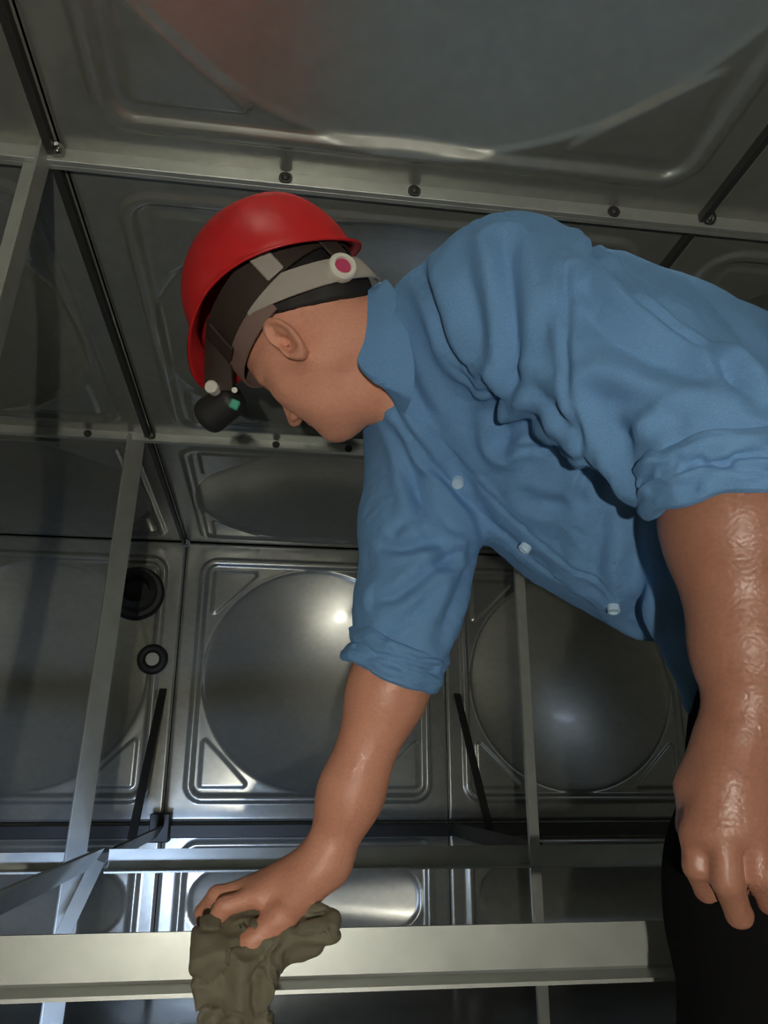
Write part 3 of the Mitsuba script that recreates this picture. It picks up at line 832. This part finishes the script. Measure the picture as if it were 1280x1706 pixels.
put('person__shirt__collar', loft(low, top, 8, 0.005, 0.003), 'shirt_cloth', 40)
for (x, y) in ((763, 803), (878, 908), (1022, 998)):
    p = hit(shirt_sdf, x, y)
    near_ = np.argsort(np.linalg.norm(shirt.vertices - p, axis=1))[:30]
    p, g = shirt.vertices[near_].mean(0), np.array(shirt.vertex_normals)[near_].mean(0)
    g /= np.linalg.norm(g)
    prof = [(0, 0.0010), (0.0040, 0.0012), (0.0048, 0.0028), (0.0066, 0.0030), (0.0073, 0.0012), (0.0071, -0.006), (0, -0.006)]
    b = lathe(prof[::-1], 24, look(g, p + g * 0.0055))
    holes = [lathe([(0, 0.0012), (0.0009, 0.0012), (0.0009, 0.0002), (0, 0.0002)], 8, look(g, p + g * 0.0055) @ trimesh.transformations.translation_matrix([sx * 0.0016, sy * 0.0016, 0.0005])) for sx in (-1, 1) for sy in (-1, 1)]
    key = numbered('person__shirt__button')
    put(key, trimesh.util.concatenate([b] + holes), 'button_blue', 30)
tag('person__shirt__button', 'small round pale blue button')


def trousers_sdf(p):
    d = rc(p, HIPN, HIPF, 0.13, 0.13)
    d = smin(d, rc(p, lerp3(HIPN, HIPF, 0.5) - TV * 0.12, lerp3(HIPN, HIPF, 0.5), 0.14, 0.15), 0.05)
    for h_, k_, a_ in ((HIPN, KNN, ANN), (HIPF, KNF, ANF)):
        d = smin(d, chain(p, [h_, k_, lerp3(k_, a_, 0.5), a_], [0.115, 0.082, 0.075, 0.062], 0.04), 0.03)
    return d + 0.004 * (meshkit.noise(p * 22, 2) - 0.5)


tl, th_ = np.minimum.reduce([HIPN, KNN, ANN, HIPF, ANF, KNF]) - 0.2, np.maximum.reduce([HIPN, HIPF, ANN, ANF]) + 0.2
tl[2] = 0.03
put('person__trousers', net(trousers_sdf, tl, th_, 0.008), 'trouser_cloth', True)
tag('person__trousers', 'black work trousers')
for a_ in (ANN, ANF):
    def boot(p, a_=a_):
        d = chain(p, [a_ + [0.0, 0, 0.06], a_ + [0.01, 0, -0.02]], [0.05, 0.048], 0.02)
        d = smin(d, chain(p, [a_ + [0.03, 0, -0.045], a_ + [-0.06, 0, -0.045], a_ + [-0.16, 0, -0.05]], [0.042, 0.045, 0.04], 0.03), 0.03)
        return smax(d, 0.003 - p[:, 2], 0.004)
    key = numbered('person__boot')
    put(key, net(boot, a_ - [0.24, 0.1, 0.11], a_ + [0.14, 0.1, 0.16], 0.005), 'black_rubber', True)

# ------------------------------------------------------------------ helmet
c8, s8 = math.cos(0.16), math.sin(0.16)
HF, HU = c8 * Fd + s8 * U, c8 * U - s8 * Fd
HL = np.cross(HU, HF)
HC = HO + U * 0.034 - Fd * 0.004
HW = np.eye(4)
HW[:3, 0], HW[:3, 1], HW[:3, 2], HW[:3, 3] = HF, HL, HU, HC

c9, s9 = math.cos(0.34), math.sin(0.34)
SF, SU = c9 * Fd + s9 * U, c9 * U - s9 * Fd
SW = np.eye(4)
SW[:3, 0], SW[:3, 1], SW[:3, 2], SW[:3, 3] = 0.91 * SF, 0.93 * HL, 0.93 * SU, HC - 0.022 * RGT + 0.018 * UPV


def helmet_shell():
    nu, nv, th = 40, 120, 0.0032
    ph = np.linspace(0, 2 * np.pi, nv, endpoint=False)
    rows = []
    for s in np.linspace(0.02, 1, nu):
        t = s * np.pi / 2
        rx, ry = np.where(np.cos(ph) > 0, 0.128, 0.130), 0.105
        x, y, z = rx * np.sin(t)**0.95 * np.cos(ph), ry * np.sin(t)**0.95 * np.sin(ph), np.full(nv, 0.138 * np.cos(t)**0.85)
        z = z + 0.034 * np.sin(ph)**2 * s**3
        z = z + 0.004 * np.exp(-(y / 0.018)**2) * (1 - s**4)                     # the ridge along the crown
        rows.append(np.stack([x, y, z], 1))
    base = rows[-1]
    for k in (0.35, 0.7, 1.0):                                                   # the peak and the rain gutter
        out = 0.010 + 0.026 * np.maximum(np.cos(ph), 0)**2
        drop = 0.006 + 0.020 * np.maximum(np.cos(ph), 0)**2
        r = np.hypot(base[:, 0], base[:, 1])
        rows.append(base + np.stack([base[:, 0] / r * out * k, base[:, 1] / r * out * k, -drop * k], 1))
    G = np.array(rows)
    du, dv = np.roll(G, -1, 1) - np.roll(G, 1, 1), np.gradient(G, axis=0)
    N = np.cross(dv, du)
    N /= np.linalg.norm(N, axis=2, keepdims=True)
    N *= np.sign((N * (G - [0, 0, -0.05])).sum(2, keepdims=True))
    n = len(G)
    k = np.arange(n * nv).reshape(n, nv)
    kn = np.roll(k, -1, 1)
    q = np.stack([k[:-1], k[1:], kn[1:], kn[:-1]], -1).reshape(-1, 4)
    o = n * nv
    V = np.vstack([G.reshape(-1, 3), (G - N * th).reshape(-1, 3), [[0, 0, G[0, :, 2].mean()]], [[0, 0, G[0, :, 2].mean() - th]]])
    rim = np.stack([k[-1], k[-1] + o, kn[-1] + o, kn[-1]], -1)
    Q = np.vstack([q, q[:, ::-1] + o, rim])
    F = np.vstack([Q[:, [0, 1, 2]], Q[:, [0, 2, 3]], np.stack([k[0], kn[0], np.full(nv, 2 * o)], -1), np.stack([kn[0] + o, k[0] + o, np.full(nv, 2 * o + 1)], -1)])
    m = trimesh.Trimesh(V, F, process=False)
    m.apply_transform(SW)
    return m


def band(rx, ry, z0, z1, th, a0=-180, a1=180, n=80, tilt=0.0, cx=0.0):
    """an upright band round the head, inside the helmet"""
    a = np.radians(np.linspace(a0, a1, n))
    z0, z1 = (np.array([f(x) for x in a]) if callable(f) else np.full(n, f) for f in (z0, z1))
    ring = lambda d, z: np.stack([cx + (rx + d) * np.cos(a), (ry + d) * np.sin(a), z + tilt * np.cos(a)], 1)
    V = np.vstack([ring(0, z0), ring(0, z1), ring(-th, z1), ring(-th, z0)])
    i = np.arange(n - 1)
    Q = [np.stack([k * n + i, k * n + i + 1, ((k + 1) % 4) * n + i + 1, ((k + 1) % 4) * n + i], 1) for k in range(4)]
    Q.append(np.array([[0, n, 2 * n, 3 * n], [4 * n - 1, 3 * n - 1, 2 * n - 1, n - 1]]))
    Q = np.vstack(Q)
    m = trimesh.Trimesh(V, np.vstack([Q[:, [0, 1, 2]], Q[:, [0, 2, 3]]]), process=False)
    m.apply_transform(HW)
    return m


put('hard_hat__shell', helmet_shell(), 'helmet_red', True)
tag('hard_hat', 'red hard hat with a grey inner harness on the man\'s head', 'helmet')
put('hard_hat__headband', band(0.108, 0.086, lambda a: 0.007 - 0.054 * max(0, -math.cos(a)), lambda a: 0.040 - 0.054 * max(0, -math.cos(a)), 0.0022, 88, 205), 'grey_plastic', 40)
tag('hard_hat__headband', 'pale grey adjustable headband strap')
put('hard_hat__shade_ring', band(0.107, 0.0865, lambda a: 0.012, lambda a: 0.056, 0.003), 'dark_strap', 40)  # added dark ring, painting in the shade inside the helmet
tag('hard_hat__shade_ring', 'dark ring added for the shade under the shell')
put('hard_hat__sweatband', band(0.106, 0.0845, lambda a: -0.013, lambda a: 0.032, 0.003, -104, 104), 'brown_band', 40)
tag('hard_hat__sweatband', 'brown sweatband round the forehead and temple')

# PART2
# fastening, ratchet and straps of the harness
def hp(x, y, z):
    return HC + HF * x + HL * y + HU * z


RK = hp(-0.094, 0.034, -0.026)
put('hard_hat__ratchet_knob', lathe([(0, 0.0), (0.015, 0.0), (0.0165, 0.004), (0.0165, 0.012), (0.0145, 0.0145), (0.0105, 0.0145), (0.0095, 0.011), (0, 0.011)][::-1], 28, look(-HF * 0.8 + HL * 0.6 - HU * 0.2, RK)), 'white_plastic', 35)
tag('hard_hat__ratchet_knob', 'white rimmed ratchet knob at the nape')
put('hard_hat__ratchet_centre', lathe([(0, 0.0112), (0.0094, 0.0112), (0.0085, 0.0128), (0, 0.013)][::-1], 20, look(-HF * 0.8 + HL * 0.6 - HU * 0.2, RK)), 'magenta_plastic', 35)
for i, (a, zz) in enumerate(((58, 0.002), (118, 0.012), (160, -0.014))):
    ar = math.radians(a)
    m = box([-0.012, -0.002, 0.0], [0.012, 0.002, 0.044], 0.0015)
    w = np.eye(4)
    o = np.array([math.cos(ar), math.sin(ar), 0])
    e1, e2 = HF * -math.sin(ar) + HL * math.cos(ar), HF * math.cos(ar) + HL * math.sin(ar)
    w[:3, 0], w[:3, 1], w[:3, 2], w[:3, 3] = e1, np.cross(HU, e1), HU, hp(0.113 * o[0], 0.092 * o[1], zz)
    m.apply_transform(w)
    put(numbered('hard_hat__anchor_clip'), m, 'dark_strap' if i != 1 else 'grey_plastic')

# headlamp clipped under the peak
LD = float((hp(0.15, 0.02, -0.03) - CAM) @ FWD)


def lamp_sdf(p):
    c = at(364, 682, LD)
    ax = vec(-0.80, -0.50, 0.35)
    a, b = c - ax * 0.020 + vec(0.5, -0.8, 0) * 0.0, c + ax * 0.012
    d = rc(p, a, b, 0.0225, 0.0245)
    d = smax(d, (p - b) @ ax - 0.012, 0.004)
    d = smax(d, -(p - a) @ ax - 0.014, 0.006)
    d = smin(d, rc(p, a, at(372, 640, LD + 0.005), 0.014, 0.010), 0.01)
    return d


put('headlamp', net(lamp_sdf, at(364, 682, LD) - 0.08, at(364, 682, LD) + 0.08, 0.002), 'black_rubber', True)
tag('headlamp', 'small black headlamp hanging under the peak of the red hard hat', 'headlamp')
put('headlamp__strap', loft([(346, 530, LD - 0.04), (342, 590, LD - 0.035), (342, 650, LD - 0.03)], [(380, 545, LD - 0.055), (385, 600, LD - 0.05), (388, 650, LD - 0.04)], 5, 0.003, 0.004), 'dark_strap', 40)  # strap made broad, its dark colour also painting the shade under the peak
put('headlamp__hinge_disc', lathe([(0, -0.012), (0.0082, -0.012), (0.0082, 0.003), (0.007, 0.004), (0, 0.004)][::-1], 24, look(vec(-0.1, 0.1, -1), at(353, 645, LD - 0.046))), 'white_plastic', 35)
tag('headlamp__hinge_disc', 'round cream disc on the side of the lamp')
put('headlamp__switch', box([-0.006, -0.006, -0.004], [0.006, 0.006, 0.004], 0.0015).apply_transform(look(vec(0.1, 0.1, -1), at(391, 674, LD - 0.026))), 'teal_plastic')
tag('headlamp__switch', 'teal green switch')
put('headlamp__screw', lathe([(0, 0), (0.004, 0), (0.0035, 0.002), (0, 0.0025)][::-1], 12, look(vec(0, 0, -1), at(391, 650, LD - 0.046))), 'white_plastic', 35)

# ------------------------------------------------------------------ the rag over the bar
def rag_sdf(p):
    w = 0.012 * (meshkit.fbm(p * 30, 3, 4) - 0.5)
    q = p + np.stack([meshkit.noise(p * 30 + 7, 1), meshkit.noise(p * 30 + 3, 2), meshkit.noise(p * 30 + 1, 3)], 1) * 0.014 - 0.007
    d = rc(q, at(352, 1560, 0.826), at(392, 1590, 0.822), 0.017, 0.018)
    d = smin(d, rc(q, at(372, 1528, 0.86), at(470, 1528, 0.862), 0.019, 0.020), 0.02)
    d = smin(d, rc(q, at(420, 1560, 0.832), at(480, 1560, 0.828), 0.017, 0.017), 0.015)
    d = smin(d, rc(q, at(470, 1578, 0.825), at(515, 1580, 0.826), 0.015, 0.012), 0.004)
    d = smin(d, rc(q, at(480, 1555, 0.824), at(548, 1552, 0.826), 0.015, 0.014), 0.004)
    d = smin(d, rc(q, at(495, 1530, 0.842), at(556, 1530, 0.838), 0.014, 0.012), 0.004)
    d = smin(d, rc(p, at(350, 1575, 0.815), at(356, 1650, 0.803), 0.015, 0.012), 0.01)
    # the part that hangs down in front of the bar
    c = np.stack([at(x, y, dd) for x, y, dd in ((395, 1585, 0.810), (392, 1660, 0.800), (392, 1760, 0.796))])
    t = np.clip(((p - c[0]) @ (c[2] - c[0])) / ((c[2] - c[0]) @ (c[2] - c[0])), 0, 1)
    x = (p - c[0] - t[:, None] * (c[2] - c[0]))
    a, b = x @ RGT, x @ FWD + 0.007 * np.sin((x @ RGT) * 130 + t * 2)
    sheet = np.maximum(np.maximum(np.abs(a) - 0.040 - 0.003 * np.sin(t * 9), np.abs(b) - 0.012), np.maximum((p - c[2]) @ -UPV, (c[0] - p) @ -UPV))
    d = smin(d, sheet, 0.02)
    # deep creases
    cr = np.abs(meshkit.fbm(p * np.array([38, 38, 30]) + 11, 2, 9) - 0.5)
    return d + w + 0.005 * ss(0.06, 0.0, cr)


rag = net(rag_sdf, at(395, 1640, 0.85) - 0.16, at(420, 1560, 0.85) + 0.15, 0.0026, 2.2)
put('cleaning_rag', rag, 'rag_cloth', True)
tag('cleaning_rag', 'wet brownish grey cleaning rag under the man\'s hand on the steel bar', 'rag')
